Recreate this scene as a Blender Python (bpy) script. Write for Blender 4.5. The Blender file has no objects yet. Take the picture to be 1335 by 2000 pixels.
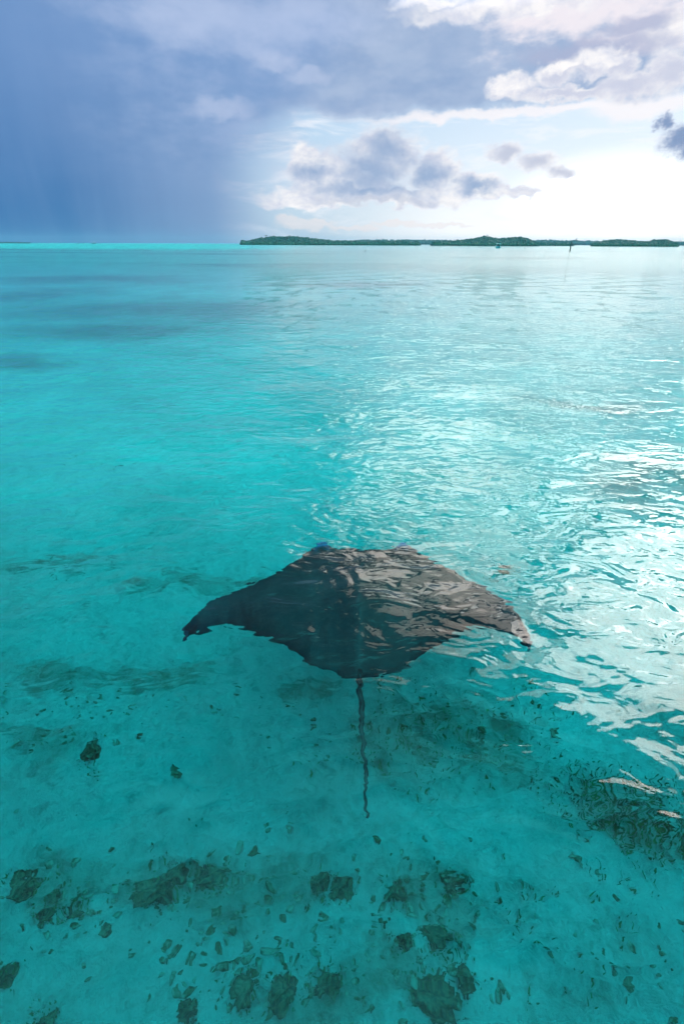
import bpy, bmesh, math, random
import numpy as np
from mathutils import Vector, Matrix, noise as mnoise

random.seed(7); rng = np.random.default_rng(7)
S = bpy.context.scene
COL = S.collection
R = math.radians

# ------------------------------------------------------------------ camera
F = 1000.0                      # focal length in photograph pixels (1335 x 2000)
PITCH, ROLL, CAM_H = 27.69, 0.2, 3.0
cam_d = bpy.data.cameras.new('camera'); cam = bpy.data.objects.new('camera', cam_d); COL.objects.link(cam)
cam_d.sensor_fit = 'HORIZONTAL'; cam_d.sensor_width = 36; cam_d.lens = F / 1335 * 36
cam_d.clip_start = 0.05; cam_d.clip_end = 40000
cam.location = (0, 0, CAM_H)
CM = Matrix.Rotation(R(90 - PITCH), 3, 'X') @ Matrix.Rotation(R(ROLL), 3, 'Z')
cam.rotation_euler = CM.to_euler()
S.camera = cam

# ------------------------------------------------------------------ colour management
S.view_settings.view_transform = 'Standard'; S.view_settings.look = 'None'
S.view_settings.gamma = 1; S.view_settings.use_curve_mapping = False
S.view_settings.exposure = 0.0
S.render.engine = 'CYCLES'
cy = S.cycles
cy.use_denoising = True
cy.max_bounces = 9; cy.diffuse_bounces = 2; cy.glossy_bounces = 3; cy.transmission_bounces = 6
cy.volume_bounces = 0; cy.transparent_max_bounces = 8
cy.caustics_refractive = True; cy.caustics_reflective = True
cy.sample_clamp_indirect = 12; cy.blur_glossy = 0.5

# directions from the photograph (design data only: everything becomes a real position)
def pdir(x, y):
    return (CM @ Vector((x - 667.5, 1000 - y, -F))).normalized()
def azel(x, y):
    d = pdir(x, y)
    return math.degrees(math.atan2(d.x, d.y)), math.degrees(math.asin(d.z))
def on_plane(x, y, z=0.0):
    d = pdir(x, y); t = (z - CAM_H) / d.z
    return Vector((0, 0, CAM_H)) + d * t
def under(x, y, depth):
    """point at a depth below the calm surface seen in that direction through the surface"""
    p = on_plane(x, y); d = pdir(x, y)
    h = Vector((d.x, d.y, 0)); s1 = h.length / 1.33
    hd = h.normalized(); c = math.sqrt(1 - s1 * s1)
    return p + hd * (s1 / c * depth) + Vector((0, 0, -depth))
def far(x, D):
    """ground point at distance D in the azimuth of pixel column x at the horizon"""
    a = R(azel(x, 476)[0]); return Vector((math.sin(a) * D, math.cos(a) * D, 0))

# ------------------------------------------------------------------ node helpers
class X:
    nt = None
    def __init__(s, sock): s.s = sock
    def _m(s, op, o=None, rev=False):
        n = X.nt.nodes.new('ShaderNodeMath'); n.operation = op
        a, b = (o, s) if rev else (s, o)
        for i, v in enumerate((a, b)):
            if v is None: continue
            if isinstance(v, X): X.nt.links.new(v.s, n.inputs[i])
            else: n.inputs[i].default_value = v
        return X(n.outputs[0])
    def __add__(s, o): return s._m('ADD', o)
    __radd__ = __add__
    def __mul__(s, o): return s._m('MULTIPLY', o)
    __rmul__ = __mul__
    def __sub__(s, o): return s._m('SUBTRACT', o)
    def __rsub__(s, o): return s._m('SUBTRACT', o, True)
    def __truediv__(s, o): return s._m('DIVIDE', o)
    def max(s, o): return s._m('MAXIMUM', o)
    def min(s, o): return s._m('MINIMUM', o)
    def pow(s, o): return s._m('POWER', o)
    def exp(s): return s._m('EXPONENT')
    def smax(s, o, k):
        n = X.nt.nodes.new('ShaderNodeMath'); n.operation = 'SMOOTH_MAX'
        X.nt.links.new(s.s, n.inputs[0]); X.nt.links.new(o.s, n.inputs[1]); n.inputs[2].default_value = k
        return X(n.outputs[0])
def ss(a, b, x, lo=0.0, hi=1.0):
    n = X.nt.nodes.new('ShaderNodeMapRange'); n.interpolation_type = 'SMOOTHSTEP'
    if a > b: a, b, lo, hi = b, a, hi, lo
    X.nt.links.new(x.s, n.inputs[0])
    n.inputs[1].default_value = a; n.inputs[2].default_value = b; n.inputs[3].default_value = lo; n.inputs[4].default_value = hi
    return X(n.outputs[0])
def vec(x, y, z=0.0):
    n = X.nt.nodes.new('ShaderNodeCombineXYZ')
    for i, v in enumerate((x, y, z)):
        if isinstance(v, X): X.nt.links.new(v.s, n.inputs[i])
        else: n.inputs[i].default_value = v
    return X(n.outputs[0])
def vmath(op, a, b=None):
    n = X.nt.nodes.new('ShaderNodeVectorMath'); n.operation = op
    for i, v in enumerate((a, b)):
        if v is None: continue
        if isinstance(v, X): X.nt.links.new(v.s, n.inputs[i])
        else: n.inputs[i].default_value = v
    return X(n.outputs['Value'] if op in ('LENGTH', 'DOT_PRODUCT') else n.outputs[0])
def noise(v, scale=1.0, detail=4, rough=0.5, dist=0.0, color=False, lac=2.0):
    n = X.nt.nodes.new('ShaderNodeTexNoise')
    X.nt.links.new(v.s, n.inputs['Vector'])
    n.inputs['Scale'].default_value = scale; n.inputs['Detail'].default_value = detail
    n.inputs['Roughness'].default_value = rough; n.inputs['Distortion'].default_value = dist; n.inputs['Lacunarity'].default_value = lac
    return X(n.outputs['Color'] if color else n.outputs[0])
def mixc(f, a, b, mode='MIX'):
    n = X.nt.nodes.new('ShaderNodeMix'); n.data_type = 'RGBA'; n.blend_type = mode; n.clamp_factor = True
    for i, v in ((0, f), (6, a), (7, b)):
        if isinstance(v, X): X.nt.links.new(v.s, n.inputs[i])
        elif i == 0: n.inputs[0].default_value = v
        else: n.inputs[i].default_value = (*v, 1) if len(v) == 3 else v
    return X(n.outputs[2])
def lin(r, g, b, k=1.0):
    f = lambda c: k * ((c / 255 / 12.92) if c / 255 <= 0.04045 else ((c / 255 + 0.055) / 1.055) ** 2.4)
    return (f(r), f(g), f(b))

SUN_AZ, SUN_EL = 37.0, 34.0

# ------------------------------------------------------------------ sky
world = bpy.data.worlds.new('World'); S.world = world; world.use_nodes = True
nt = world.node_tree; X.nt = nt
for n in list(nt.nodes): nt.nodes.remove(n)
out = nt.nodes.new('ShaderNodeOutputWorld'); bg = nt.nodes.new('ShaderNodeBackground')
nt.links.new(bg.outputs[0], out.inputs[0]); bg.inputs[1].default_value = 0.1
tc = nt.nodes.new('ShaderNodeTexCoord')
sep = nt.nodes.new('ShaderNodeSeparateXYZ'); nt.links.new(tc.outputs['Generated'], sep.inputs[0])
dx, dy, dz = (X(o) for o in sep.outputs)
def m2(op, a, b=None):
    return a._m(op, b)
az = m2('ARCTAN2', dx, dy) * (180 / math.pi)
el = m2('ARCSINE', dz) * (180 / math.pi)
sky = nt.nodes.new('ShaderNodeTexSky'); sky.sky_type = 'NISHITA'; sky.sun_disc = False
sky.sun_elevation = R(SUN_EL); sky.sun_rotation = R(SUN_AZ); sky.air_density = 1.0; sky.dust_density = 1.5
skyc = X(sky.outputs[0])
AE = vec(az, el)
# stretched coordinates: clouds flatten towards the horizon
def wob(scale, amp, detail=5, seed=0.0, rough=0.55):
    n = noise(vmath('ADD', vmath('MULTIPLY', AE, (1, 1.35, 1)), (seed, seed * 1.7, seed)), scale, detail, rough, color=True)
    return vmath('MULTIPLY', vmath('SUBTRACT', n, (0.5, 0.5, 0.5)), (amp, amp * 0.75, 0))
def blob_field(blobs, coords):
    f = None
    for (px, py, rx, ry) in blobs:
        a0, e0 = azel(px, py)
        a1 = azel(px + rx, py)[0]; e1 = azel(px, py - ry)[1]
        q = vmath('MULTIPLY', vmath('SUBTRACT', coords, (a0, e0, 0)), (1 / max(a1 - a0, .01), 1 / max(e1 - e0, .01), 0))
        g = 1.0 - vmath('LENGTH', q)
        f = g if f is None else f.smax(g, 0.15)
    return f
W10 = 10.0   # the background strength is 0.1, cloud radiances are given as seen
def C(r, g, b, k=1.0): return lin(r, g, b, k * W10)

# how near the sun's azimuth, and how high
sunv = (math.sin(R(SUN_AZ)) * math.cos(R(SUN_EL)), math.cos(R(SUN_AZ)) * math.cos(R(SUN_EL)), math.sin(R(SUN_EL)))
cosd = vmath('DOT_PRODUCT', X(tc.outputs['Generated']), sunv)
right = ss(-12, 26, az)                       # 0 on the storm side, 1 on the sun side
n_big = noise(vmath('MULTIPLY', AE, (0.6, 1.5, 1)), 0.09, 5, 0.55)
n_mid = noise(vmath('MULTIPLY', AE, (0.7, 1.6, 1)), 0.25, 6, 0.58)
n_fine = noise(vmath('MULTIPLY', AE, (0.8, 1.3, 1)), 0.6, 6, 0.6)

# 0 clear air, paler towards the horizon and overexposed under the sun
col = mixc(0.75, skyc, C(188, 220, 249, 1.0))
hz = (el * (-1 / 5.0)).exp() * ss(-6, 14, az)
col = mixc(hz * 0.95, col, C(255, 250, 246, 1.35))
glow = blob_field([(1200, 395, 300, 125)], AE)
col = mixc(ss(0.0, 0.9, glow), col, C(255, 253, 250, 1.7))
# 1 thin veils between the clouds
veil = ss(0.46, 0.70, noise(vmath('MULTIPLY', AE, (0.5, 2.4, 1)), 0.3, 5, 0.6, 0.6))
col = mixc(veil * 0.65, col, C(250, 250, 255, 1.05))
toneW = ss(0.35, 0.68, noise(vmath('MULTIPLY', AE, (0.9, 1.5, 1)), 0.45, 6, 0.62, 0.3))
WHT = mixc(toneW, C(255, 252, 252, 1.03), C(222, 225, 240))
# 7 low far cumulus line above the islands
c7 = vmath('ADD', AE, wob(0.9, 1.8, 6, 5.0))
f7 = blob_field([(600, 438, 75, 14), (690, 444, 70, 9), (560, 428, 30, 18), (770, 436, 60, 8), (860, 440, 90, 6)], c7)
col = mixc(ss(0.0, 0.5, f7) * 0.55, col, C(252, 240, 238, 1.0))
# 4 middle cumulus bank with grey cores and bright rims
c4 = vmath('ADD', AE, wob(0.5, 3.4, 6, 11.0, 0.54))
f4 = blob_field([(745, 300, 85, 62), (640, 345, 85, 60), (700, 365, 90, 35), (850, 335, 60, 50), (600, 320, 40, 45),
                 (930, 360, 65, 28), (800, 385, 160, 22), (600, 388, 120, 22), (985, 375, 75, 14)], c4)
tone4 = noise(vmath('MULTIPLY', AE, (1, 1.2, 1)), 0.7, 5, 0.55)
f4b = blob_field([(725, 330, 120, 75), (750, 290, 80, 60), (610, 335, 60, 40), (835, 345, 70, 50), (720, 370, 170, 28), (930, 362, 70, 20)], c4)
col = mixc(ss(0.0, 0.9, blob_field([(700, 345, 260, 80), (600, 340, 120, 90)], c4) + (tone4 - 0.5) * 0.8) * 0.55, col, C(214, 220, 238))
g4 = ss(-0.2, 1.0, f4b + (tone4 - 0.5) * 0.75)
col = mixc(ss(-0.12, 0.38, f4), col, mixc(g4, WHT, C(160, 181, 214)))
col = mixc(ss(0.1, 0.8, blob_field([(735, 393, 230, 11)], c4)) * 0.5, col, C(186, 194, 216))
# 5 small cumulus to the right of it
c5 = vmath('ADD', AE, wob(0.6, 2.4, 6, 23.0, 0.54))
f5 = blob_field([(985, 298, 45, 24), (1050, 315, 55, 26), (1095, 335, 40, 20)], c5)
col = mixc(ss(-0.1, 0.45, f5) * .85, col, mixc(ss(0.1, 0.9, f5 + (tone4 - 0.5) * 0.8), WHT, C(196, 200, 220)))
# 2 the big storm deck, its lower edge climbing to the right
e2 = vmath('ADD', AE, wob(0.22, 4.0, 5, 31.0))
sp = nt.nodes.new('ShaderNodeSeparateXYZ'); nt.links.new(e2.s, sp.inputs[0])
az2, el2 = X(sp.outputs[0]), X(sp.outputs[1])
pts = [azel(520, 290), azel(700, 232), azel(870, 205), azel(1335, 175)]
a_, b_ = pts[1], pts[3]
slope = (b_[1] - a_[1]) / (b_[0] - a_[0])
edge = el2 - (az2 - a_[0]) * slope - a_[1]
deck = ss(-0.5, 0.9, edge)
up = ss(8.0, 19.0, el)
deckc = mixc(ss(0.32, 0.68, n_big * 0.6 + n_mid * 0.4), C(150, 175, 212), C(196, 209, 233))
lit = ss(0.55, 0.72, n_mid * 0.5 + n_big * 0.3 + n_fine * 0.2 + ss(9.5, 17.5, el) * 0.22 * ss(2, 18, az) + ss(14, 28, az) * 0.06 - 0.02)
deckc = mixc(lit * ss(-3, 8, az), deckc, C(244, 238, 246, 1.0))
dcol = blob_field([(700, 150, 320, 95), (880, 190, 200, 40)], e2)
deckc = mixc(ss(0.0, 0.6, dcol) * 0.72, deckc, mixc(ss(0.35, 0.65, n_mid), C(141, 168, 208), C(166, 187, 219)))
wht = blob_field([(930, 25, 190, 26), (1060, 8, 170, 28), (840, 5, 90, 20), (1310, 60, 60, 50)], vmath('ADD', AE, wob(0.4, 3.5, 6, 41.0)))
deckc = mixc(ss(-0.1, 0.7, wht) * 0.9, deckc, WHT)
gry = blob_field([(1150, 95, 230, 32), (1250, 50, 110, 30)], e2)
deckc = mixc(ss(-0.1, 0.7, gry + (n_fine - 0.5) * 0.8) * 0.8, deckc, C(176, 184, 214))
col = mixc(deck, col, deckc)
# pale band under the deck
band = blob_field([(980, 222, 380, 16), (1250, 205, 180, 34)], e2)
col = mixc(ss(0.0, 0.6, band) * 0.75, col, C(252, 246, 248, 1.05))
# 3 bright cumulus in front of the deck
c3 = vmath('ADD', AE, wob(0.5, 3.0, 6, 53.0, 0.56))
f3 = blob_field([(1000, 168, 52, 26), (1085, 142, 60, 32), (1160, 120, 62, 34), (1215, 125, 40, 36), (1235, 165, 90, 30), (1310, 140, 60, 50), (1110, 180, 130, 18)], c3)
sh3 = ss(0.25, -0.15, blob_field([(1180, 100, 60, 30), (1095, 122, 50, 22), (1000, 155, 60, 26)], c3))
col = mixc(ss(-0.12, 0.42, f3), col, mixc(sh3 * 0.85 * ss(0.0, 0.8, f3 + (tone4 - .5) * 0.8), WHT, C(204, 209, 230)))
# 6 dark cloud at the right
c6 = vmath('ADD', AE, wob(0.8, 2.6, 6, 61.0, 0.6))
f6 = blob_field([(1330, 272, 55, 34), (1295, 240, 22, 20), (1360, 290, 50, 26), (1420, 285, 90, 40)], c6)
col = mixc(ss(-0.2, 0.55, f6), col, mixc(ss(0.0, 0.8, f6), C(196, 206, 228), C(138, 160, 198)))
# 8 rain curtain on the left
a8 = az + (n_big - 0.5) * 9 * ss(3, 14, el)
rain = ss(-4.5, -13, a8 - ss(5, 17, el) * 9) * 1.0
rn = noise(vmath('MULTIPLY', AE, (1.0, 0.12, 1)), 0.5, 3, 0.5)
rc = mixc(ss(-30, -6, az + (rn - 0.5) * 5), C(62, 117, 175), C(142, 169, 207))
rc = mixc(ss(0.3, 0.7, rn) * 0.22, rc, C(108, 148, 198))
rc = mixc(ss(1.5, 15, el + (n_big - 0.5) * 7) * 0.72, rc, C(124, 159, 209))
rc = mixc(ss(0.35, 0.7, n_mid) * ss(3, 10, el) * ss(-28, -12, az) * 0.35, rc, C(190, 205, 236))
col = mixc(rain, col, rc)
tl = blob_field([(470, 30, 380, 120)], e2)
col = mixc(ss(0.0, 0.9, tl + (n_mid - 0.5) * 0.9) * 0.6, col, C(192, 207, 238))
puf = blob_field([(545, 125, 50, 24), (600, 150, 60, 20), (430, 210, 90, 26)], vmath('ADD', AE, wob(0.5, 3.0, 6, 83.0)))
col = mixc(ss(-0.1, 0.8, puf) * 0.45, col, C(196, 208, 236))
# above the picture: bright cloud in front of the sun with a ragged upper edge, storm grey beside it; bright cyan overhead and behind, added to light the seabed
D3 = X(tc.outputs['Generated'])
gen0 = mixc(ss(0.4, 0.62, n_big), C(112, 140, 185, 0.8), C(165, 190, 220, 0.8))
over = ss(50, 66, el).max(ss(85, 130, vmath('LENGTH', vec(az, 0.0))))
gen = mixc(over, gen0, vmath('MULTIPLY', vec(5.0, 25.0, 27.5), vec(n_big * 0.9 + 0.5, n_big * 0.9 + 0.5, n_big * 0.9 + 0.5)))
col = mixc(ss(16, 23, el), col, gen)
w1 = (noise(D3, 2.4, 6, 0.65) - 0.5); w2 = (noise(vmath('ADD', D3, (5, 2, 1)), 6.0, 6, 0.62) - 0.5)
reg = ss(-2.0, 4.0, az + w1 * 22 + w2 * 10) * ss(70, 60, az + w2 * 16) * ss(43.5, 42, el + w1 * 8 + w2 * 5) * ss(16.5, 20.5, el + w2 * 2)
gap = ss(0.535, 0.495, noise(vmath('MULTIPLY', AE, (0.7, 1.2, 1)), 0.075, 6, 0.58, 0.4) + ss(30, 42, az) * ss(28, 20, el) * 0.14 - ss(27, 36, el) * ss(8, 22, az) * 0.10)
amp = ((el - 12.0) * (1 / 14.0)).exp().min(4.6) * (ss(12, 19, el) * ss(34, 24, el) * 1.1 + ss(12, 19, el) * 0.9 + 1.0) * (ss(-8, 34, az) * 0.65 + ss(33, 25, el) * 0.3 + 0.3) * (w2 * 0.7 + 1.0) * (ss(25, 31, el) * -0.42 + 1.0) * W10
warm = ss(14, 26, el)
brc = mixc(warm, vmath('MULTIPLY', vec(amp, amp, amp), (1.0, 0.98, 1.0)), vmath('MULTIPLY', vec(amp, amp, amp), (1.0, 0.87, 0.78)))
dimc = mixc(ss(16, 24, el), col, C(90, 130, 170, 0.6))
col = mixc(reg, col, mixc(gap, dimc, brc))
nt.links.new(col.s, bg.inputs[0])

# ------------------------------------------------------------------ sun, veiled by cloud
sl = bpy.data.lights.new('sun', 'SUN'); sl.energy = 0.95; sl.angle = R(22); sl.color = (1, 0.94, 0.88)
so = bpy.data.objects.new('sun', sl); COL.objects.link(so)
so.rotation_euler = Vector(sunv).to_track_quat('Z', 'Y').to_euler()

# ------------------------------------------------------------------ materials and mesh helpers
def material(name, rough=0.6):
    m = bpy.data.materials.new(name); m.use_nodes = True
    X.nt = m.node_tree
    b = m.node_tree.nodes['Principled BSDF']; b.inputs['Roughness'].default_value = rough
    return m, b
def geo():
    return X(X.nt.nodes.new('ShaderNodeNewGeometry').outputs['Position'])
def objc():
    return X(X.nt.nodes.new('ShaderNodeTexCoord').outputs['Object'])
def setc(b, c):
    if isinstance(c, X): X.nt.links.new(c.s, b.inputs['Base Color'])
    else: b.inputs['Base Color'].default_value = (*c, 1)
def bump(b, h, dist=1.0, strength=1.0):
    n = X.nt.nodes.new('ShaderNodeBump'); n.inputs['Strength'].default_value = strength; n.inputs['Distance'].default_value = dist
    X.nt.links.new(h.s, n.inputs['Height']); X.nt.links.new(n.outputs[0], b.inputs['Normal'])
def simple(name, c, rough=0.6, var=0.25, scale=3.0):
    m, b = material(name, rough)
    n = noise(objc(), scale, 5, 0.6)
    setc(b, mixc(ss(0.3, 0.7, n), tuple(v * (1 - var) for v in c), tuple(v * (1 + var) for v in c)))
    return m
def link(name, verts, faces, mat, parent=None, smooth=True, loc=None):
    me = bpy.data.meshes.new(name); me.from_pydata([tuple(v) for v in verts], [], faces); me.update()
    if smooth: me.polygons.foreach_set('use_smooth', [True] * len(me.polygons))
    me.materials.append(mat)
    o = bpy.data.objects.new(name, me); COL.objects.link(o)
    if parent: o.parent = parent
    if loc is not None: o.location = loc
    return o
def tag(o, label=None, cat=None, group=None, kind=None):
    for k, v in (('label', label), ('category', cat), ('group', group), ('kind', kind)):
        if v: o[k] = v
    return o
def empty(name, loc, rz=0):
    o = bpy.data.objects.new(name, None); COL.objects.link(o); o.location = loc; o.rotation_euler = (0, 0, rz); return o
def box(c, s, rot=None):
    v = [Vector((c[0] + s[0] * i / 2, c[1] + s[1] * j / 2, c[2] + s[2] * k / 2)) for i in (-1, 1) for j in (-1, 1) for k in (-1, 1)]
    return v, [(0, 1, 3, 2), (4, 6, 7, 5), (0, 4, 5, 1), (2, 3, 7, 6), (0, 2, 6, 4), (1, 5, 7, 3)]
def tube(path, radii, n=8, cap=True):
    vs, fs = [], []
    for i, p in enumerate(path):
        p = Vector(p)
        t = (Vector(path[min(i + 1, len(path) - 1)]) - Vector(path[max(i - 1, 0)])).normalized()
        a = t.cross(Vector((0, 0, 1)));  a = a.normalized() if a.length > 1e-4 else Vector((1, 0, 0))
        b = t.cross(a).normalized()
        for k in range(n):
            an = 2 * math.pi * k / n
            vs.append(p + (a * math.cos(an) + b * math.sin(an)) * radii[i])
        if i:
            for k in range(n):
                fs.append(((i - 1) * n + k, (i - 1) * n + (k + 1) % n, i * n + (k + 1) % n, i * n + k))
    if cap:
        fs.append(tuple(range(n - 1, -1, -1))); fs.append(tuple((len(path) - 1) * n + k for k in range(n)))
    return vs, fs
class MB:
    def __init__(s): s.v = []; s.f = []
    def add(s, vf):
        k = len(s.v); s.v += list(vf[0]); s.f += [tuple(i + k for i in f) for f in vf[1]]; return s
    def build(s, name, mat, parent=None, smooth=True): return link(name, s.v, s.f, mat, parent, smooth)

# ------------------------------------------------------------------ the lagoon floor
def hgt(x, y, s=1.0, seed=0.0):
    return mnoise.noise(Vector((x * s + seed, y * s - seed, seed)))
def seabed_z(x, y):
    r = math.hypot(x, y)
    base = -3.45 + 2.4 * min(1, max(0, (y - 0.5) / 8.0)) ** .8
    u = 0.22 * hgt(x, y, 0.28, 3.1) + 0.08 * hgt(x, y, 0.9, 8.2)
    if r < 25: u += 0.025 * hgt(x, y, 3.0, 1.3)
    if y > 250: base += 0.6 * min(1, (y - 250) / 150)
    return base + u * (1 if r < 80 else 0.6)
def floor_at(px, py):
    d = 2.2
    for _ in range(6):
        c = under(px, py, d); d = -seabed_z(c.x, c.y)
    return under(px, py, d)
def spaced(lim, near, n):
    """coordinates dense round zero and stretched out to lim"""
    k = 1.0
    lo, hi = 0.1, 20.0
    for _ in range(60):
        k = (lo + hi) / 2
        d = lim * math.sinh(k / n) / math.sinh(k)
        if d > near: lo = k
        else: hi = k
    return [lim * math.sinh(k * i / n) / math.sinh(k) for i in range(-n, n + 1)]
def sheet(xs, ys, fz):
    vs = [(x, y, fz(x, y)) for y in ys for x in xs]
    nx = len(xs)
    fs = [(j * nx + i, j * nx + i + 1, (j + 1) * nx + i + 1, (j + 1) * nx + i) for j in range(len(ys) - 1) for i in range(nx - 1)]
    return vs, fs, nx
EXT = 4600.0
xs = spaced(EXT, 0.05, 190); ys = [y + 3.0 for y in spaced(EXT, 0.05, 190)]
vs, fs, nx = sheet(xs, ys, seabed_z)

m_sand, b = material('pale_sand', 0.9)
P = geo()
Pw = vmath('ADD', P, vmath('MULTIPLY', vmath('SUBTRACT', noise(P, 0.9, 5, 0.6, color=True), (0.5, 0.5, 0.5)), (1.3, 1.3, 0)))
def ground_patch(patches, coords, depth=1.9):
    f = None
    for (px, py, rx, ry) in patches:
        c = floor_at(px, py); e = floor_at(px + rx, py); g_ = floor_at(px, py - ry); h_ = floor_at(px, py + ry)
        ra = max(0.15, (e - c).length); rb = max(0.15, (g_ - h_).length / 2)
        q = vmath('MULTIPLY', vmath('SUBTRACT', coords, (c.x, c.y, 0)), (1 / ra, 1 / rb, 0))
        v = 1.0 - vmath('LENGTH', q)
        f = v if f is None else f.max(v)
    return f
sand = mixc(ss(0.3, 0.7, noise(P, 0.45, 5, 0.55)), (0.74, 0.76, 0.72), (0.90, 0.92, 0.88))
sand = mixc(ss(0.5, 0.72, noise(P, 6.0, 6, 0.7)) * 0.35, sand, (0.30, 0.30, 0.24))
# weed film and rubble film on the sand
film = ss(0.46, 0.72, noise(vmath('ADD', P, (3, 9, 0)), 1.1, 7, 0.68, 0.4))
nearf = ss(7.5, 1.5, X(X.nt.nodes.new('ShaderNodeSeparateXYZ').outputs[1])) if False else None
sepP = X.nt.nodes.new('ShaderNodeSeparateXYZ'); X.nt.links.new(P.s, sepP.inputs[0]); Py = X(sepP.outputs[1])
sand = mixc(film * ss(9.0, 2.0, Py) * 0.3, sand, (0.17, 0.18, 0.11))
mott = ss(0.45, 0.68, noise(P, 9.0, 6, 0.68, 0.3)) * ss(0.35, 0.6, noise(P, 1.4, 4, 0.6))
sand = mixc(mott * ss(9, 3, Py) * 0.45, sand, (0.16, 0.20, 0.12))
nearn = ss(0.25, 0.75, noise(P, 0.8, 5, 0.6))
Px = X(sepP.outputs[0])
sand = mixc(ss(7.5, 1.2, Py) * (nearn * 0.35 + 0.18) * (ss(1.6, -0.8, Px) * 0.65 + 0.35), sand, (0.26, 0.30, 0.27))  # sand greyer and darker towards the camera, most on the left
pt = ground_patch([(850, 1420, 190, 60), (960, 1500, 120, 40), (620, 1340, 60, 30), (160, 1310, 160, 22), (330, 1345, 110, 20),
                   (120, 1088, 130, 12), (420, 1132, 150, 10), (450, 1730, 220, 60), (860, 1760, 130, 90), (150, 1720, 120, 70), (700, 1960, 200, 60),
                   (90, 1450, 110, 25), (1250, 1600, 180, 70)], Pw)
sand = mixc(ss(-0.4, 0.7, pt) * 0.4, sand, (0.15, 0.20, 0.11))
sand = mixc(ss(-0.6, 0.5, pt) * ss(0.42, 0.70, noise(P, 4.2, 7, 0.7, 0.5)) * 0.75, sand, (0.08, 0.11, 0.05))
ptf = ground_patch([(330, 600, 330, 22), (60, 575, 150, 14), (260, 640, 260, 18),                     (1290, 960, 110, 40), (1320, 1150, 60, 30), (1100, 790, 120, 20), (40, 700, 130, 20), (160, 545, 250, 8), (700, 555, 200, 6)],
                   vmath('ADD', P, vmath('MULTIPLY', vmath('SUBTRACT', noise(P, 0.12, 5, 0.6, color=True), (0.5, 0.5, 0.5)), (9, 12, 0))))
sand = mixc(ss(-0.4, 0.8, ptf) * 0.6, sand, (0.10, 0.17, 0.15))
farn = ss(0.48, 0.62, noise(vmath('MULTIPLY', P, (0.35, 1, 1)), 0.02, 5, 0.6))
sand = mixc(farn * ss(40, 110, Py) * ss(340, 270, Py) * 0.6, sand, (0.10, 0.16, 0.17))
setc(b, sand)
bump(b, noise(P, 7.0, 5, 0.65) + noise(P, 1.6, 3, 0.5) * 2.0, 0.08, 0.9)
seabed = link('seabed', vs, fs, m_sand); tag(seabed, kind='structure')

# ------------------------------------------------------------------ the water: one closed body, wavy on top
def wave(x, y):
    r = math.hypot(x, y)
    a = 1.0 / (1 + (r / 40.0) ** 2)
    h = 0.016 * math.sin(0.9 * x + 1.9 * y + 1.6 * hgt(x, y, .25, 2.)) + 0.010 * math.sin(-1.6 * x + 2.6 * y + 2.2 * hgt(x, y, .3, 5.))
    h += 0.012 * hgt(x, y, 1.1, 12.) + 0.006 * hgt(x, y, 2.6, 17.)
    return h * a
EW = EXT - 5
wxs = spaced(EW, 0.045, 230); wys = [y + 3.0 for y in spaced(EW - 5, 0.045, 230)]
vs, fs, nx = sheet(wxs, wys, wave)
ny = len(wys); B0 = len(vs); ZB = -9.0
ring = [i for i in range(nx)] + [j * nx + nx - 1 for j in range(1, ny)] + [(ny - 1) * nx + i for i in range(nx - 2, -1, -1)] + [j * nx for j in range(ny - 2, 0, -1)]
vs = vs + [(vs[i][0], vs[i][1], ZB) for i in ring]
L = len(ring)
for k in range(L):
    fs.append((ring[(k + 1) % L], ring[k], B0 + k, B0 + (k + 1) % L))
fs.append(tuple(B0 + k for k in range(L - 1, -1, -1)))
m_wat = bpy.data.materials.new('lagoon_water'); m_wat.use_nodes = True; X.nt = m_wat.node_tree
for n in list(X.nt.nodes): X.nt.nodes.remove(n)
mo = X.nt.nodes.new('ShaderNodeOutputMaterial'); gl = X.nt.nodes.new('ShaderNodeBsdfGlass')
gl.inputs['IOR'].default_value = 1.33; gl.inputs['Roughness'].default_value = 0.0
va = X.nt.nodes.new('ShaderNodeVolumeAbsorption'); va.inputs['Color'].default_value = (0.0, 0.927, 0.931, 1); va.inputs['Density'].default_value = 2.0
X.nt.links.new(gl.outputs[0], mo.inputs[0]); X.nt.links.new(va.outputs[0], mo.inputs[1])
P = geo()
Pa = vmath('MULTIPLY', P, (0.75, 1.15, 0))
gust = ss(0.35, 0.65, noise(vmath('MULTIPLY', P, (0.5, 1, 0)), 0.12, 3, 0.5))
sepW = X.nt.nodes.new('ShaderNodeSeparateXYZ'); X.nt.links.new(P.s, sepW.inputs[0]); Wx, Wy = X(sepW.outputs[0]), X(sepW.outputs[1])
side = ss(-0.02, -0.28, Wx / Wy.max(1.0))
reef = (ss(240, 420, Wy) * 3.0 + ss(5, 22, Wy) * 1.8) * side + 1.0 + ss(30, 120, Wy) * 1.5
calm = ss(0.6, 4.2, Wy + Wx * 0.2) * 0.7 + 0.3
h = noise(Pa, 1.0, 2, 0.5, 0.5) * 0.05 * (calm * 0.85 + 0.15) + (noise(Pa, 2.6, 2, 0.5, 0.8) * 0.036 + noise(Pa, 5.6, 2, 0.45, 0.8) * 0.014 * (gust * .6 + .4)) * calm
h = h * reef
rgh = ss(18, 110, Wy) * (side * 0.06 + 0.12) + ss(200, 420, Wy) * side * 0.22
X.nt.links.new(rgh.s, gl.inputs['Roughness'])
bn = X.nt.nodes.new('ShaderNodeBump'); bn.inputs['Strength'].default_value = 1.0; bn.inputs['Distance'].default_value = 1.0
X.nt.links.new(h.s, bn.inputs['Height']); X.nt.links.new(bn.outputs[0], gl.inputs['Normal'])
water = link('water', vs, fs, m_wat); tag(water, kind='structure')

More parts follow.
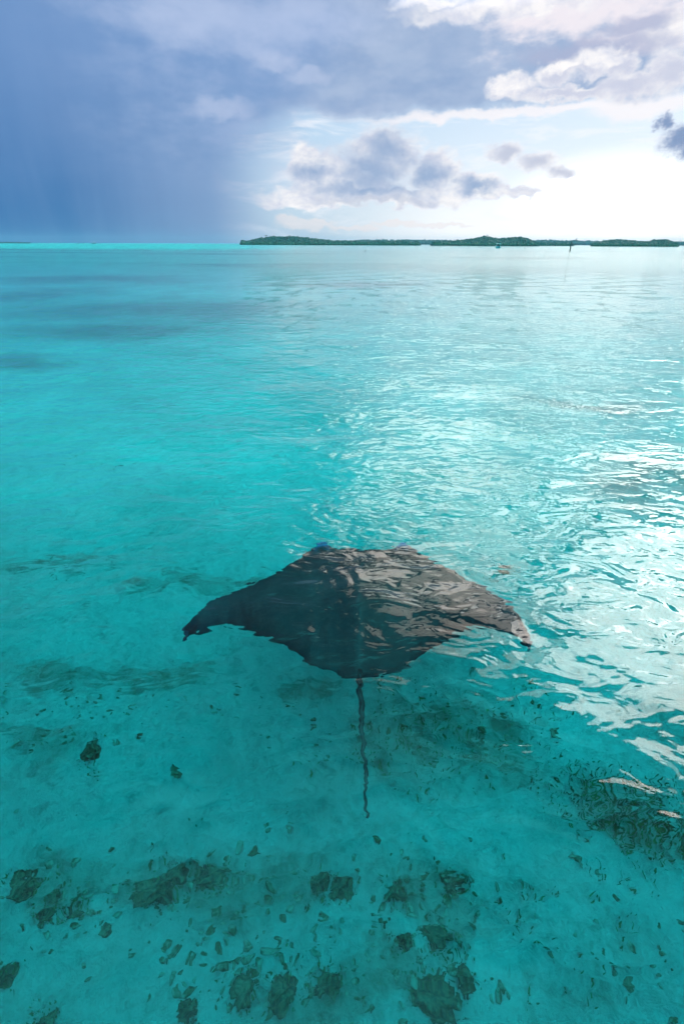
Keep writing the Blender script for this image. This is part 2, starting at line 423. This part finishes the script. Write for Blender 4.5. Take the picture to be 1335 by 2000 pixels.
# ------------------------------------------------------------------ islands
m_isl = simple('island_soil', (0.05, 0.055, 0.04), 0.9)
m_for, b = material('forest_leaves', 0.7)
P = geo(); n1 = noise(P, 0.12, 5, 0.6); n2 = noise(P, 0.9, 4, 0.6)
setc(b, mixc(ss(0.3, 0.7, n1), mixc(ss(.35, .65, n2), (0.008, 0.032, 0.022), (0.014, 0.05, 0.03)), mixc(ss(.35, .65, n2), (0.012, 0.042, 0.026), (0.022, 0.066, 0.036))))
m_mang, b = material('mangrove_leaves', 0.7)
P = geo(); n2 = noise(P, 0.9, 4, 0.6)
setc(b, mixc(ss(.35, .65, n2), (0.018, 0.055, 0.022), (0.034, 0.085, 0.032)))
ICO = bmesh.new(); bmesh.ops.create_icosphere(ICO, subdivisions=2, radius=1)
ico_v = np.array([v.co[:] for v in ICO.verts]); ico_f = np.array([[v.index for v in f.verts] for f in ICO.faces])
def crowns(name, spots, mat, palm_spots=()):
    V, Fc = [], []; off = 0
    for (x, y, z, r) in spots:
        n = ico_v.copy()
        j = 1 + (rng.random(len(n)) - .5) * 0.55
        n = n * j[:, None] * np.array([r * rng.uniform(.8, 1.3), r * rng.uniform(.8, 1.3), r * rng.uniform(.7, 1.15)]) + np.array([x, y, z])
        V.append(n); Fc.append(ico_f + off); off += len(n)
    fl = [tuple(f) for f in np.concatenate(Fc).tolist()]
    V = np.concatenate(V).tolist()
    for (x, y, z, h) in palm_spots:
        for k in range(9):
            a = rng.uniform(0, 6.28); l = rng.uniform(2.6, 4.0)
            p0 = Vector((x, y, z + h)); p1 = p0 + Vector((math.cos(a) * l * .6, math.sin(a) * l * .6, l * .25)); p2 = p0 + Vector((math.cos(a) * l, math.sin(a) * l, -l * .25))
            w = Vector((-math.sin(a), math.cos(a), 0)) * .55
            k0 = len(V); V += [list(q) for q in (p0 - w * .3, p0 + w * .3, p1 - w, p1 + w, p2)]
            fl += [(k0, k0 + 1, k0 + 3, k0 + 2), (k0 + 2, k0 + 3, k0 + 4)]
        t = tube([(x, y, z - 3), (x + rng.uniform(-1, 1) * .5, y, z + h)], [.35, .25], 5)
        k0 = len(V); V += [list(q) for q in t[0]]; fl += [tuple(i + k0 for i in f) for f in t[1]]
    return link(name, V, fl, mat, smooth=False)
def island(name_land, profile, D, depth, ntrees, rr, palms=0, mang=True, base=477.0):
    """profile: photograph columns and tree-top heights in photograph pixels above the waterline"""
    k = D / (F * 1.274) ; px = [p[0] for p in profile]; ph = [p[1] for p in profile]
    def top(x): return float(np.interp(x, px, ph)) * k
    x0, x1 = px[0], px[-1]
    # terrain: a low mound under the trees
    N, M = 60, 10; V = []; Fs = []
    for i in range(N + 1):
        s = i / N; xx = x0 + (x1 - x0) * s
        g = far(xx, D); dirn = g.normalized(); H = max(0.6, top(xx) - rr * 2.4)
        for j in range(M + 1):
            t = j / M
            prof = math.sin(math.pi * t) ** 0.8
            q = dirn * (D + (t - 0.06) * depth * (0.35 + 0.65 * math.sin(math.pi * min(max(s, .02), .98)) ** .5))
            V.append((q.x, q.y, -3.5 + (H + 3.3) * prof + (0.4 * hgt(q.x, q.y, .05)))) 
    for i in range(N):
        for j in range(M):
            a = i * (M + 1) + j; Fs.append((a, a + M + 1, a + M + 2, a + 1))
    land = link(name_land, V, Fs, m_isl); tag(land, kind='structure')
    sp_, mg, pl = [], [], []
    for _ in range(ntrees):
        s = rng.random(); xx = x0 + (x1 - x0) * s; t = rng.random() ** 1.3
        g = far(xx, 1); tp = top(xx)
        back = 0.08 + 0.5 * t
        q = g * (D + back * depth * (0.35 + 0.65 * math.sin(math.pi * min(max(s, .02), .98)) ** .5))
        r = rr * rng.uniform(.6, 1.25)
        zt = tp * min(1.0, (0.42 + 0.62 * (t / 0.5 if t < .5 else 1))) * rng.uniform(.88, 1.04)
        sp_.append((q.x, q.y, max(r * .5, zt - r), r))
    for _ in range(int(ntrees * .5)):
        s = rng.random(); xx = x0 + (x1 - x0) * s
        q = far(xx, 1) * (D + depth * rng.uniform(-.02, .10)); r = rr * rng.uniform(.35, .7)
        mg.append((q.x, q.y, r * .55 + rng.random() * rr * .3, r))
    for _ in range(palms):
        xx = rng.uniform(x0 + 4, x1 - 4); q = far(xx, D + depth * .4); tp = top(xx)
        pl.append((q.x, q.y, tp - 3, rng.uniform(2.5, 6)))
    tag(crowns('island_forest', sp_, m_for, pl), kind='stuff')
    if mang: tag(crowns('mangrove_fringe', mg, m_mang), kind='stuff')
# far treeline, then the nearer islands
island('far_island', [(640, 1), (700, 9), (735, 10), (800, 10), (870, 9.5), (930, 7), (1000, 7), (1035, 8), (1060, 10), (1100, 9), (1150, 8), (1200, 6), (1260, 6), (1345, 7), (1400, 7)], 2700, 160, 1500, 7.5, 90, False)
island('long_island', [(474, 1.5), (480, 6), (495, 11), (520, 15), (535, 17.5), (550, 16.5), (578, 17.5), (600, 14.5), (625, 12), (660, 9.5), (700, 8), (745, 6.5), (790, 5), (817, 2)], 1150, 70, 1700, 4.2, 4)
island('round_island', [(846, 1), (862, 6), (890, 10), (925, 15), (945, 19), (960, 16), (985, 14.5), (1000, 17), (1016, 17.5), (1030, 14), (1044, 5), (1048, 1)], 1050, 90, 1100, 4.0, 2)
island('low_island', [(1053, 1), (1060, 5), (1085, 6.5), (1110, 7), (1117, 2)], 1250, 50, 260, 3.6)
island('east_island', [(1158, 1), (1165, 6), (1180, 11), (1195, 12.5), (1230, 11), (1262, 9), (1275, 12), (1300, 12), (1315, 8), (1321, 2)], 1100, 80, 1100, 3.6, 3)
# the reef bar far on the left
island('reef_bar', [(-60, 1.5), (-20, 2.2), (20, 2.4), (50, 1.8), (59, .6)], 2300, 60, 320, 2.0, 0, False)

# ------------------------------------------------------------------ manta ray
m_man, b = material('manta_skin', 0.55)
at = X.nt.nodes.new('ShaderNodeAttribute'); at.attribute_name = 'pale'
P = geo(); n1 = noise(P, 3.0, 6, 0.65); n2 = noise(P, 14, 4, 0.6)
skin = mixc(ss(.35, .7, n1), (0.008, 0.010, 0.012), (0.022, 0.024, 0.026))
skin = mixc(ss(.55, .75, n2) * .5, skin, (0.045, 0.045, 0.045))
skin = mixc(X(at.outputs['Fac']), skin, (0.08, 0.24, 0.50))  # blue glint of the head lobes and lit wing tips, painted into the skin
setc(b, skin); bump(b, n2, 0.01, 0.5)
front = [(357, 1247), (360, 1238), (368, 1222), (378, 1206), (392, 1190), (410, 1176), (440, 1160), (470, 1143), (500, 1133), (530, 1120), (550, 1110),
         (575, 1095), (600, 1078), (612, 1070), (618, 1064), (626, 1057), (635, 1058), (643, 1069), (655, 1071), (700, 1074), (745, 1073), (765, 1070), (773, 1062), (783, 1057),
         (792, 1060), (803, 1070), (825, 1083), (850, 1099), (880, 1116), (910, 1134), (940, 1147), (970, 1165), (1000, 1186), (1012, 1202), (1022, 1224), (1030, 1250), (1034, 1268)]
rear = [(357, 1249), (364, 1246), (375, 1239), (395, 1231), (420, 1223), (450, 1219), (475, 1223), (500, 1235), (530, 1247), (555, 1258), (580, 1276),
        (610, 1299), (640, 1312), (670, 1321), (690, 1329), (703, 1332), (720, 1328), (745, 1320), (775, 1309), (800, 1298), (830, 1277), (855, 1262), (885, 1241), (915, 1229),
        (945, 1225), (970, 1228), (995, 1236), (1010, 1245), (1024, 1258), (1034, 1270)]
fx, fy = zip(*front); rx_, ry_ = zip(*rear)
NX, NY = 240, 44
CX = 703
V = []; pale = []
cols = [357.5 + (1033.5 - 357.5) * (0.5 - 0.5 * math.cos(math.pi * i / NX)) * 1.0 for i in range(NX + 1)]
cols = [0.5 * c + 0.5 * (357.5 + 676 * i / NX) for i, c in enumerate(cols)]
def body_depth(s, t):
    return 0.50 + 0.42 * abs(s) ** 2.6 + 0.20 * t
top_v, bot_v = [], []
for i, x in enumerate(cols):
    s = (x - CX) / (346 if x < CX else 331)
    yf = float(np.interp(x, fx, fy)) + 1.2 * hgt(x * .11, 0, 1, 4.); yr = float(np.interp(x, rx_, ry_)) + 1.0 * hgt(x * .1, 9, 1, 4.)
    T = 0.30 * max(0.0, 1 - abs(s)) ** 1.6 + 0.008
    for j in range(NY + 1):
        t = 0.5 - 0.5 * math.cos(math.pi * j / NY)
        c = under(x, yf + (yr - yf) * t, body_depth(s, t))
        th = T * max(0.0, math.sin(math.pi * t ** 0.75)) ** 0.7
        ridge = 0.05 * math.exp(-(s / .10) ** 2) * math.sin(math.pi * min(1, t * 1.0)) ** .5 if 0 < t < 1 else 0
        rip = 0.012 * hgt(c.x * 2, c.y * 2, 1, 6) * math.sin(math.pi * t)
        top_v.append(c + Vector((0, 0, th * .6 + ridge + rip))); bot_v.append(c - Vector((0, 0, th * .5)))
        lobe = max(0, 1 - abs(x - 627) / 16) + max(0, 1 - abs(x - 783) / 16)
        p = min(1, lobe * 2) * max(0, 1 - t / .07) + 0.05 * max(0, (abs(s) - .62) / .38) 
        pale.append(min(1, p))
n_top = len(top_v)
Vm = top_v + bot_v; Fm = []
w = NY + 1
for i in range(NX):
    for j in range(NY):
        a = i * w + j
        Fm.append((a, a + 1, a + w + 1, a + w))
        Fm.append((n_top + a, n_top + a + w, n_top + a + w + 1, n_top + a + 1))
for i in (0, NX):
    for j in range(NY):
        a = i * w + j; Fm.append((a, n_top + a, n_top + a + 1, a + 1))
pale = pale + [min(1, p + .3) for p in pale]
# the whip tail and the small dorsal fin at its root
tail_px = [(703, 1322), (703, 1345), (704, 1375), (706, 1400), (708, 1430), (708, 1460), (711, 1490), (714, 1520), (713, 1545), (714, 1570), (717, 1596)]
tp = []
for k in range(61):
    u = k / 60 * (len(tail_px) - 1); i0 = min(int(u), len(tail_px) - 2); fr = u - i0
    xx = tail_px[i0][0] * (1 - fr) + tail_px[i0 + 1][0] * fr; yy = tail_px[i0][1] * (1 - fr) + tail_px[i0 + 1][1] * fr
    tp.append(under(xx + (2.0 * math.sin(k * .55 + 1.3 * math.sin(k * .23)) + 1.6 * math.sin(k * 1.35 + 2 * math.sin(k * .31))) * min(1, k / 15), yy, 0.70 + 0.14 * k / 60))
tv, tf = tube(tp, [0.020 * (1 - k / 60) ** 1.5 + 0.009 for k in range(61)], 8)
k0 = len(Vm); Vm += tv; Fm += [tuple(i + k0 for i in f) for f in tf]; pale += [.0] * len(tv)
c0 = under(703, 1312, .64); c1 = under(703, 1336, .68)
c0.z += .05
dv = [c0 + Vector((-.018, 0, 0)), c0 + Vector((.018, 0, 0)), c1 + Vector((-.012, 0, 0)), c1 + Vector((.012, 0, 0)), (c0 + c1) / 2 + Vector((0, -.06, .085))]
k0 = len(Vm); Vm += dv; Fm += [tuple(i + k0 for i in f) for f in ((0, 1, 4), (1, 3, 4), (3, 2, 4), (2, 0, 4), (0, 2, 3, 1))]; pale += [0] * 5
manta = link('manta_ray', Vm, Fm, m_man)
att = manta.data.attributes.new('pale', 'FLOAT', 'POINT'); att.data.foreach_set('value', [float(p) for p in pale])
tag(manta, 'large dark manta ray gliding just under the surface with trailing whip tail', 'manta ray')

# ------------------------------------------------------------------ coral rocks on the sand
m_rock, b = material('coral_rock', 0.85)
P = geo(); n1 = noise(P, 7, 6, 0.7); n2 = noise(P, 26, 5, 0.65)
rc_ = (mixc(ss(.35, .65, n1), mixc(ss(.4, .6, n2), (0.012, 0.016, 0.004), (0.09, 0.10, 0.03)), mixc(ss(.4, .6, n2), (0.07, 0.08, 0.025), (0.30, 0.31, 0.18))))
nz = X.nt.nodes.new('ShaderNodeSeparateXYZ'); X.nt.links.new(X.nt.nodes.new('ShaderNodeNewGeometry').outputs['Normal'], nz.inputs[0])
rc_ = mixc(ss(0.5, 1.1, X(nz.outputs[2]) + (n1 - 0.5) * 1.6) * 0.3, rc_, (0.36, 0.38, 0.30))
setc(b, rc_); bump(b, n1 + n2 * .4, 0.03, 1.0)
I4 = bmesh.new(); bmesh.ops.create_icosphere(I4, subdivisions=4, radius=1)
r_v = [v.co.copy() for v in I4.verts]; r_f = [tuple(v.index for v in f.verts) for f in I4.faces]
I2v = [Vector(v) for v in ico_v]; I2f = [tuple(f) for f in ico_f.tolist()]
def lump(c, rx, ry, rz, rot, seed, fine=True, rough=.55):
    vv, ff = (r_v, r_f) if fine else (I2v, I2f)
    ca, sa = math.cos(rot), math.sin(rot); o = []
    for v in vv:
        q = v * 1.3 + Vector((seed * 3.7, seed * 1.9, seed))
        k = 1 + rough * mnoise.fractal(q, 1.0, 2.1, 4) + (0.25 * abs(mnoise.noise(q * 3.1)) if fine else 0)
        x, y, z = v.x * rx * k, v.y * ry * k, v.z * rz * k
        o.append(Vector((c.x + x * ca - y * sa, c.y + x * sa + y * ca, c.z + z)))
    return o, ff
def px_size(px, py, npx):
    a = floor_at(px, py); b_ = floor_at(px + npx, py); return (b_ - a).length
rocks = [  # px, py, width px, height px, tilt, label
    (178, 1478, 36, 46, 1.0, 'lone dark oval coral rock on clear sand left of the manta tail'),
    (300, 1735, 95, 60, .5, 'biggest dark coral clump on the sand, lower left of the manta'),
    (345, 1705, 45, 46, .2, 'grey coral knob leaning on the biggest dark clump'),
    (410, 1705, 75, 40, .4, 'flat algae covered rock just right of the biggest dark clump'),
    (52, 1722, 60, 50, .5, 'rounded brown coral rock near the left edge, above two flat stones'),
    (98, 1775, 36, 26, .4, 'flat pale brown stone beside the rounded rock at the left edge'),
    (152, 1770, 32, 20, .5, 'narrow dark stone between the left edge rocks and the biggest clump'),
    (112, 1738, 30, 20, 0, 'small dark stone right of the rounded brown coral rock'),
    (208, 1808, 26, 26, .8, 'small dark stone on bare sand below left of the biggest clump'),
    (340, 1512, 26, 28, 0, 'small tufted stone on pale sand between lone rock and manta tail'),
    (620, 1728, 42, 46, .2, 'dark upright coral head straight below the manta tail'),
    (668, 1738, 50, 40, .3, 'broad low coral head right of the upright dark one'),
    (545, 1950, 80, 75, .6, 'large knobbly coral boulder at the bottom edge, left of centre'),
    (475, 1945, 44, 50, .9, 'dark olive stone left of the knobbly bottom boulder'),
    (645, 1938, 50, 46, .2, 'smooth dome shaped coral at the bottom, right of the knobbly boulder'),
    (842, 1958, 100, 75, .1, 'largest black green coral mass cut off by the bottom edge'),
    (905, 1925, 36, 60, .8, 'tall dark rock right beside the black green coral mass'),
    (100, 1988, 46, 50, 1.0, 'slanted dark rock in the bottom left corner'),
    (372, 1975, 40, 50, .4, 'dark green stone at the bottom edge under a ring of rubble'),
    (850, 1845, 70, 40, -.7, 'slanting yellow green coral ridge at the lower right'),
    (790, 1858, 30, 34, -.6, 'pointed dark stone left of the yellow green ridge'),
    (775, 1755, 55, 34, -.4, 'dark coral lump above the yellow green ridge'),
    (885, 1740, 40, 40, -.5, 'brown coral lump at the right end of the central rubble'),
    (925, 1823, 18, 26, -.3, 'small isolated stone with dark top right of the coral ridge'),
    (14, 1898, 36, 34, .3, 'dark stone on the left edge of the picture, low down'),
    (235, 908, 18, 8, 0, 'small dark coral head on the flat at left, behind the manta'),
    (985, 1120, 36, 12, .1, 'dark coral head in the ripples by the right manta wing'),
]
for i, (px, py, wpx, hpx, rot, lab) in enumerate(rocks):
    c = floor_at(px, py)
    rx = px_size(px, py, wpx) * .5; ryv = min(rx * 1.2, (floor_at(px, py - hpx / 2) - floor_at(px, py + hpx / 2)).length * .5) if py > 1000 else rx * .8
    rz = min(rx, ryv) * .6
    mbk = MB(); big = wpx > 30
    mbk.add(lump(Vector((0, 0, rz * .25)), rx * .72, ryv * .72, rz, rot, 11 + i * 2.3, True, .8))
    for q in range(6 if big else 3):
        aq = random.uniform(0, 6.28); kq = random.uniform(.35, .62)
        mbk.add(lump(Vector((math.cos(aq) * rx * .55, math.sin(aq) * ryv * .55, rz * .1)), rx * kq * .8, ryv * kq * .8, rz * kq * 1.2, rot + q, 31 + i * 1.3 + q * 7, big, .8))
    vv, ff = mbk.v, mbk.f
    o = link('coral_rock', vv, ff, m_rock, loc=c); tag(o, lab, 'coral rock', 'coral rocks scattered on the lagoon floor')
# coral rubble that nobody could count
mb = MB()
zones = [(450, 1730, 200, 70, 130), (830, 1760, 140, 110, 150), (130, 1760, 130, 110, 80), (560, 1900, 260, 110, 150), (380, 1870, 120, 90, 60), (850, 1930, 140, 70, 70),
         (250, 1380, 260, 45, 90), (90, 1460, 110, 25, 26), (120, 1110, 160, 40, 40), (880, 1430, 190, 90, 110), (200, 915, 130, 35, 30), (600, 1420, 100, 120, 20), (1180, 1850, 180, 140, 40), (330, 1630, 300, 60, 16)]
for (zx, zy, sx, sy, cnt) in zones:
    for _ in range(cnt):
        px = zx + rng.normal() * sx * .5; py = zy + rng.normal() * sy * .5
        if py < 880: continue
        c = floor_at(px, py); r = abs(rng.normal()) * .009 + .005
        if rng.random() < .2: continue
        if c.y < .2: r *= 1
        mb.add(lump(c + Vector((0, 0, r * .2)), r * rng.uniform(.8, 2.2), r * rng.uniform(.8, 1.6), r * .7, rng.random() * 3, rng.random() * 50, False, .7))
m_rub, b_ = material('rubble_stone', 0.9)
P = geo(); setc(b_, mixc(ss(.4, .6, noise(P, 9.0, 6, .7)), (0.12, 0.15, 0.07), (0.50, 0.52, 0.42)))
rub = mb.build('coral_rubble', m_rub); tag(rub, kind='stuff')
# seagrass and weed
m_grass = simple('seagrass_blades', (0.10, 0.26, 0.08), .6, .5, 6)
mb = MB()
def blades(px, py, n, spread, L):
    c = floor_at(px, py)
    for _ in range(n):
        q = c + Vector((rng.normal() * spread, rng.normal() * spread, 0)); q.z = seabed_z(q.x, q.y)
        l = L * rng.uniform(.5, 1.2); a = rng.uniform(0, 6.28); w_ = Vector((math.cos(a), math.sin(a), 0)) * .006
        b1 = Vector((rng.normal(), rng.normal(), 0)) * l * .22; 
        k = len(mb.v); mb.v += [q - w_, q + w_, q + b1 * .5 + Vector((0, 0, l * .6)) + w_, q + b1 * .5 + Vector((0, 0, l * .6)) - w_, q + b1 + Vector((0, 0, l))]
        mb.f += [(k, k + 1, k + 2, k + 3), (k + 3, k + 2, k + 4)]
for _ in range(170):
    px = 1235 + rng.normal() * 85; py = 1590 + rng.normal() * 38 + (px - 1235) * .25
    blades(px, py, 7, .07, .09)
for _ in range(90):
    blades(880 + rng.normal() * 120, 1430 + rng.normal() * 60, 6, .07, .08)
for _ in range(30):
    blades(950 + rng.random() * 360, 1650 + rng.random() * 320, 4, .03, .08)
for (px, py, wpx, hpx, rot, lab) in rocks:
    if wpx < 30 or py < 1000: continue
    for _ in range(int(wpx * .35)): blades(px + rng.normal() * wpx * .42, py + rng.normal() * hpx * .42, 5, .025, .055)
gr = mb.build('seagrass', m_grass, smooth=False); tag(gr, kind='stuff')

# ------------------------------------------------------------------ marker post
m_wood = simple('weathered_wood', (0.045, 0.04, 0.035), .85, .4, 2)
m_wh = simple('white_paint', (0.75, 0.76, 0.76), .4, .05)
m_dark = simple('dark_glass', (0.02, 0.03, 0.04), .2, .1)
m_teal = simple('turquoise_paint', (0.02, 0.38, 0.42), .4, .08)
m_navy = simple('dark_paint', (0.03, 0.035, 0.045), .5, .2)
c = on_plane(1112.5, 490); D = c.length
post = empty('marker_post', c)
pv = tube([(0, 0, -3), (-.02 * 1, 0, 0.5), (-.10, 0, 2.2), (-.14, 0, 4.0)], [.30, .30, .27, .25], 12)
link('pile', *pv, m_wood, post)
link('cap', *box((-.14, 0, 4.07), (.62, .62, .14)), m_wood, post, smooth=False)
for zz in (1.2, 3.1): link('band', *tube([(-.06, 0, zz), (-.07, 0, zz + .12)], [.33, .33], 12), m_navy, post)
tag(post, 'thin dark wooden marker post standing alone in the white water', 'post')

# ------------------------------------------------------------------ boats
def boat(px, py, scale, label, hullm, rz=0.0):
    c = on_plane(px, py); o = empty('motor_boat', c, rz); o.scale = (scale,) * 3
    secs = [(-2.6, 1.15, .62, 1.05), (-1.0, 1.35, .75, 1.1), (1.2, 1.3, .6, 1.25), (2.8, .75, .25, 1.55), (3.6, .06, .03, 1.8)]
    V = []; Fh = []
    for (yy, wt, wb, zt) in secs:
        V += [Vector((-wt, yy, zt)), Vector((-wt * .98, yy, zt * .45)), Vector((-wb, yy, -.35)), Vector((wb, yy, -.35)), Vector((wt * .98, yy, zt * .45)), Vector((wt, yy, zt))]
    for i in range(len(secs) - 1):
        for j in range(5): a = i * 6 + j; Fh.append((a, a + 1, a + 7, a + 6))
        Fh.append((i * 6 + 5, i * 6, i * 6 + 6, i * 6 + 11))
    Fh += [tuple(range(5, -1, -1)), tuple(24 + k for k in range(6))]
    link('hull', V, Fh, hullm, o, smooth=False)
    mbw = MB()
    for s_ in (-1, 1): mbw.add(tube([(s_ * 1.2, -2.6, 1.12), (s_ * 1.36, 0, 1.2), (s_ * .8, 2.8, 1.62), (0, 3.6, 1.84)], [.06] * 4, 6))
    mbw.build('rub_rail', m_wh, o)
    link('windscreen', *box((0, .7, 1.75), (2.2, .08, .95)), m_dark, o, smooth=False)
    link('cabin', *box((0, 0.1, 1.45), (1.9, 1.0, .7)), m_navy, o, smooth=False)
    for s_ in (-1, 1):
        for yy in (-1.6, .9): link('canopy_post', *tube([(s_ * 1.15, yy, 1.0), (s_ * 1.1, yy, 2.75)], [.05, .05], 6), m_wh, o)
    cv = [Vector((x, y, 2.75 + .22 * math.cos(x / 1.3 * 1.4) + dz)) for dz in (0, .12) for y in (-2.0, 1.3) for x in np.linspace(-1.3, 1.3, 7)]
    cf = []
    for k in range(6):
        cf += [(k, k + 1, k + 8, k + 7), (14 + k, 21 + k, 22 + k, 15 + k), (k, 14 + k, 15 + k, k + 1), (7 + k, 8 + k, 22 + k, 21 + k)]
    cf += [(0, 7, 21, 14), (6, 20, 27, 13)]
    link('canopy', cv, cf, m_wh, o, smooth=False)
    link('outboard_motor', *box((0, -2.85, .75), (.5, .45, 1.2)), m_navy, o, smooth=False)
    tag(o, label, 'boat')
boat(971.5, 484.3, 1.15, 'turquoise motor boat with white canopy seen end on, before the round island', m_teal, .04)
boat(666, 478.0, 1.0, 'tiny white boat lying before the long wooded island', m_wh, 1.2)
boat(184, 475.9, 1.6, 'tiny dark boat on the horizon at left, larger of the two near the buoy', m_navy, 1.5)
boat(153, 475.7, 1.1, 'tiny dark boat on the horizon, left of the larger one', m_navy, .3)
c = on_plane(162.5, 475.8); by = empty('channel_buoy', c)
link('float', *tube([(0, 0, -.5), (0, 0, .2), (0, 0, 1.0)], [1.4, 1.5, 1.1], 14), m_navy, by)
link('topmark', *tube([(0, 0, 1.0), (0, 0, 3.0), (0, 0, 3.6)], [.35, .3, .6], 10), m_navy, by)
tag(by, 'small dark channel buoy on the horizon between two tiny boats', 'buoy')

# ------------------------------------------------------------------ sea birds
m_bird = simple('bird_feathers', (0.05, 0.05, 0.055), .7, .2, 8)
def bird(px, py, D, span, bank, up_, label):
    d = pdir(px, py); c = Vector((0, 0, CAM_H)) + d * D
    vs_, rd = [], []
    body, bf = tube([(0, -.32, 0), (0, -.2, .0), (0, 0, .01), (0, .18, .02), (0, .28, .03), (0, .38, .02)], [.02, .05, .065, .05, .035, .008], 8)
    m = MB(); m.add((body, bf))
    for s_ in (-1, 1):
        pts_ = [(0, .10, -.10, 0), (.45 * s_, .14, -.10, up_ * .55), (1.0 * s_, .02, -.06, up_)]
        k = len(m.v)
        for (x, y1, y0, z) in pts_:
            m.v += [Vector((x * span / 2, y1, z * span / 2 + .012)), Vector((x * span / 2, y0, z * span / 2 + .006)), Vector((x * span / 2, y0, z * span / 2 - .006)), Vector((x * span / 2, y1, z * span / 2 - .012))]
        for q in range(2):
            a = k + q * 4
            for j in range(4): m.f.append((a + j, a + (j + 1) % 4, a + 4 + (j + 1) % 4, a + 4 + j))
        m.f += [(k, k + 3, k + 2, k + 1), (k + 8, k + 9, k + 10, k + 11)]
    k = len(m.v); m.v += [Vector((0, -.25, .01)), Vector((-.08, -.45, .01)), Vector((.08, -.45, .01)), Vector((0, -.3, -.01))]; m.f += [(k, k + 1, k + 2), (k + 1, k + 3, k + 2), (k, k + 3, k + 1), (k, k + 2, k + 3)]
    o = m.build('sea_bird', m_bird); o.location = c; o.rotation_euler = (R(10), R(bank), R(20))
    tag(o, label, 'bird', 'sea birds low over the lagoon')
bird(712, 490.5, 150, 1.1, -10, .5, 'dark sea bird with raised wings low over water before the long island')
bird(1024, 484.5, 180, 1.0, 30, .15, 'dark sea bird tilted low over water between the boat and the post')
bird(1124, 468.5, 170, 1.1, -35, .35, 'dark sea bird flying just above the top of the marker post')
bird(1189, 486.5, 230, .5, 0, .3, 'tiniest dark sea bird low over water right of the post')

# ------------------------------------------------------------------ sea air
m_haze = bpy.data.materials.new('sea_air'); m_haze.use_nodes = True; X.nt = m_haze.node_tree
for n in list(X.nt.nodes): X.nt.nodes.remove(n)
mo = X.nt.nodes.new('ShaderNodeOutputMaterial'); pvn = X.nt.nodes.new('ShaderNodeVolumePrincipled')
pvn.inputs['Density'].default_value = 0.00011; pvn.inputs['Color'].default_value = (0.42, 0.70, 0.92, 1); pvn.inputs['Anisotropy'].default_value = 0.0
X.nt.links.new(pvn.outputs[0], mo.inputs[1])
hz_v, hz_f = box((0, 0, (-11 + 45) / 2), (2 * EXT + 40, 2 * EXT + 40, 56))
haze = link('haze', hz_v, hz_f, m_haze, smooth=False); tag(haze, kind='stuff')
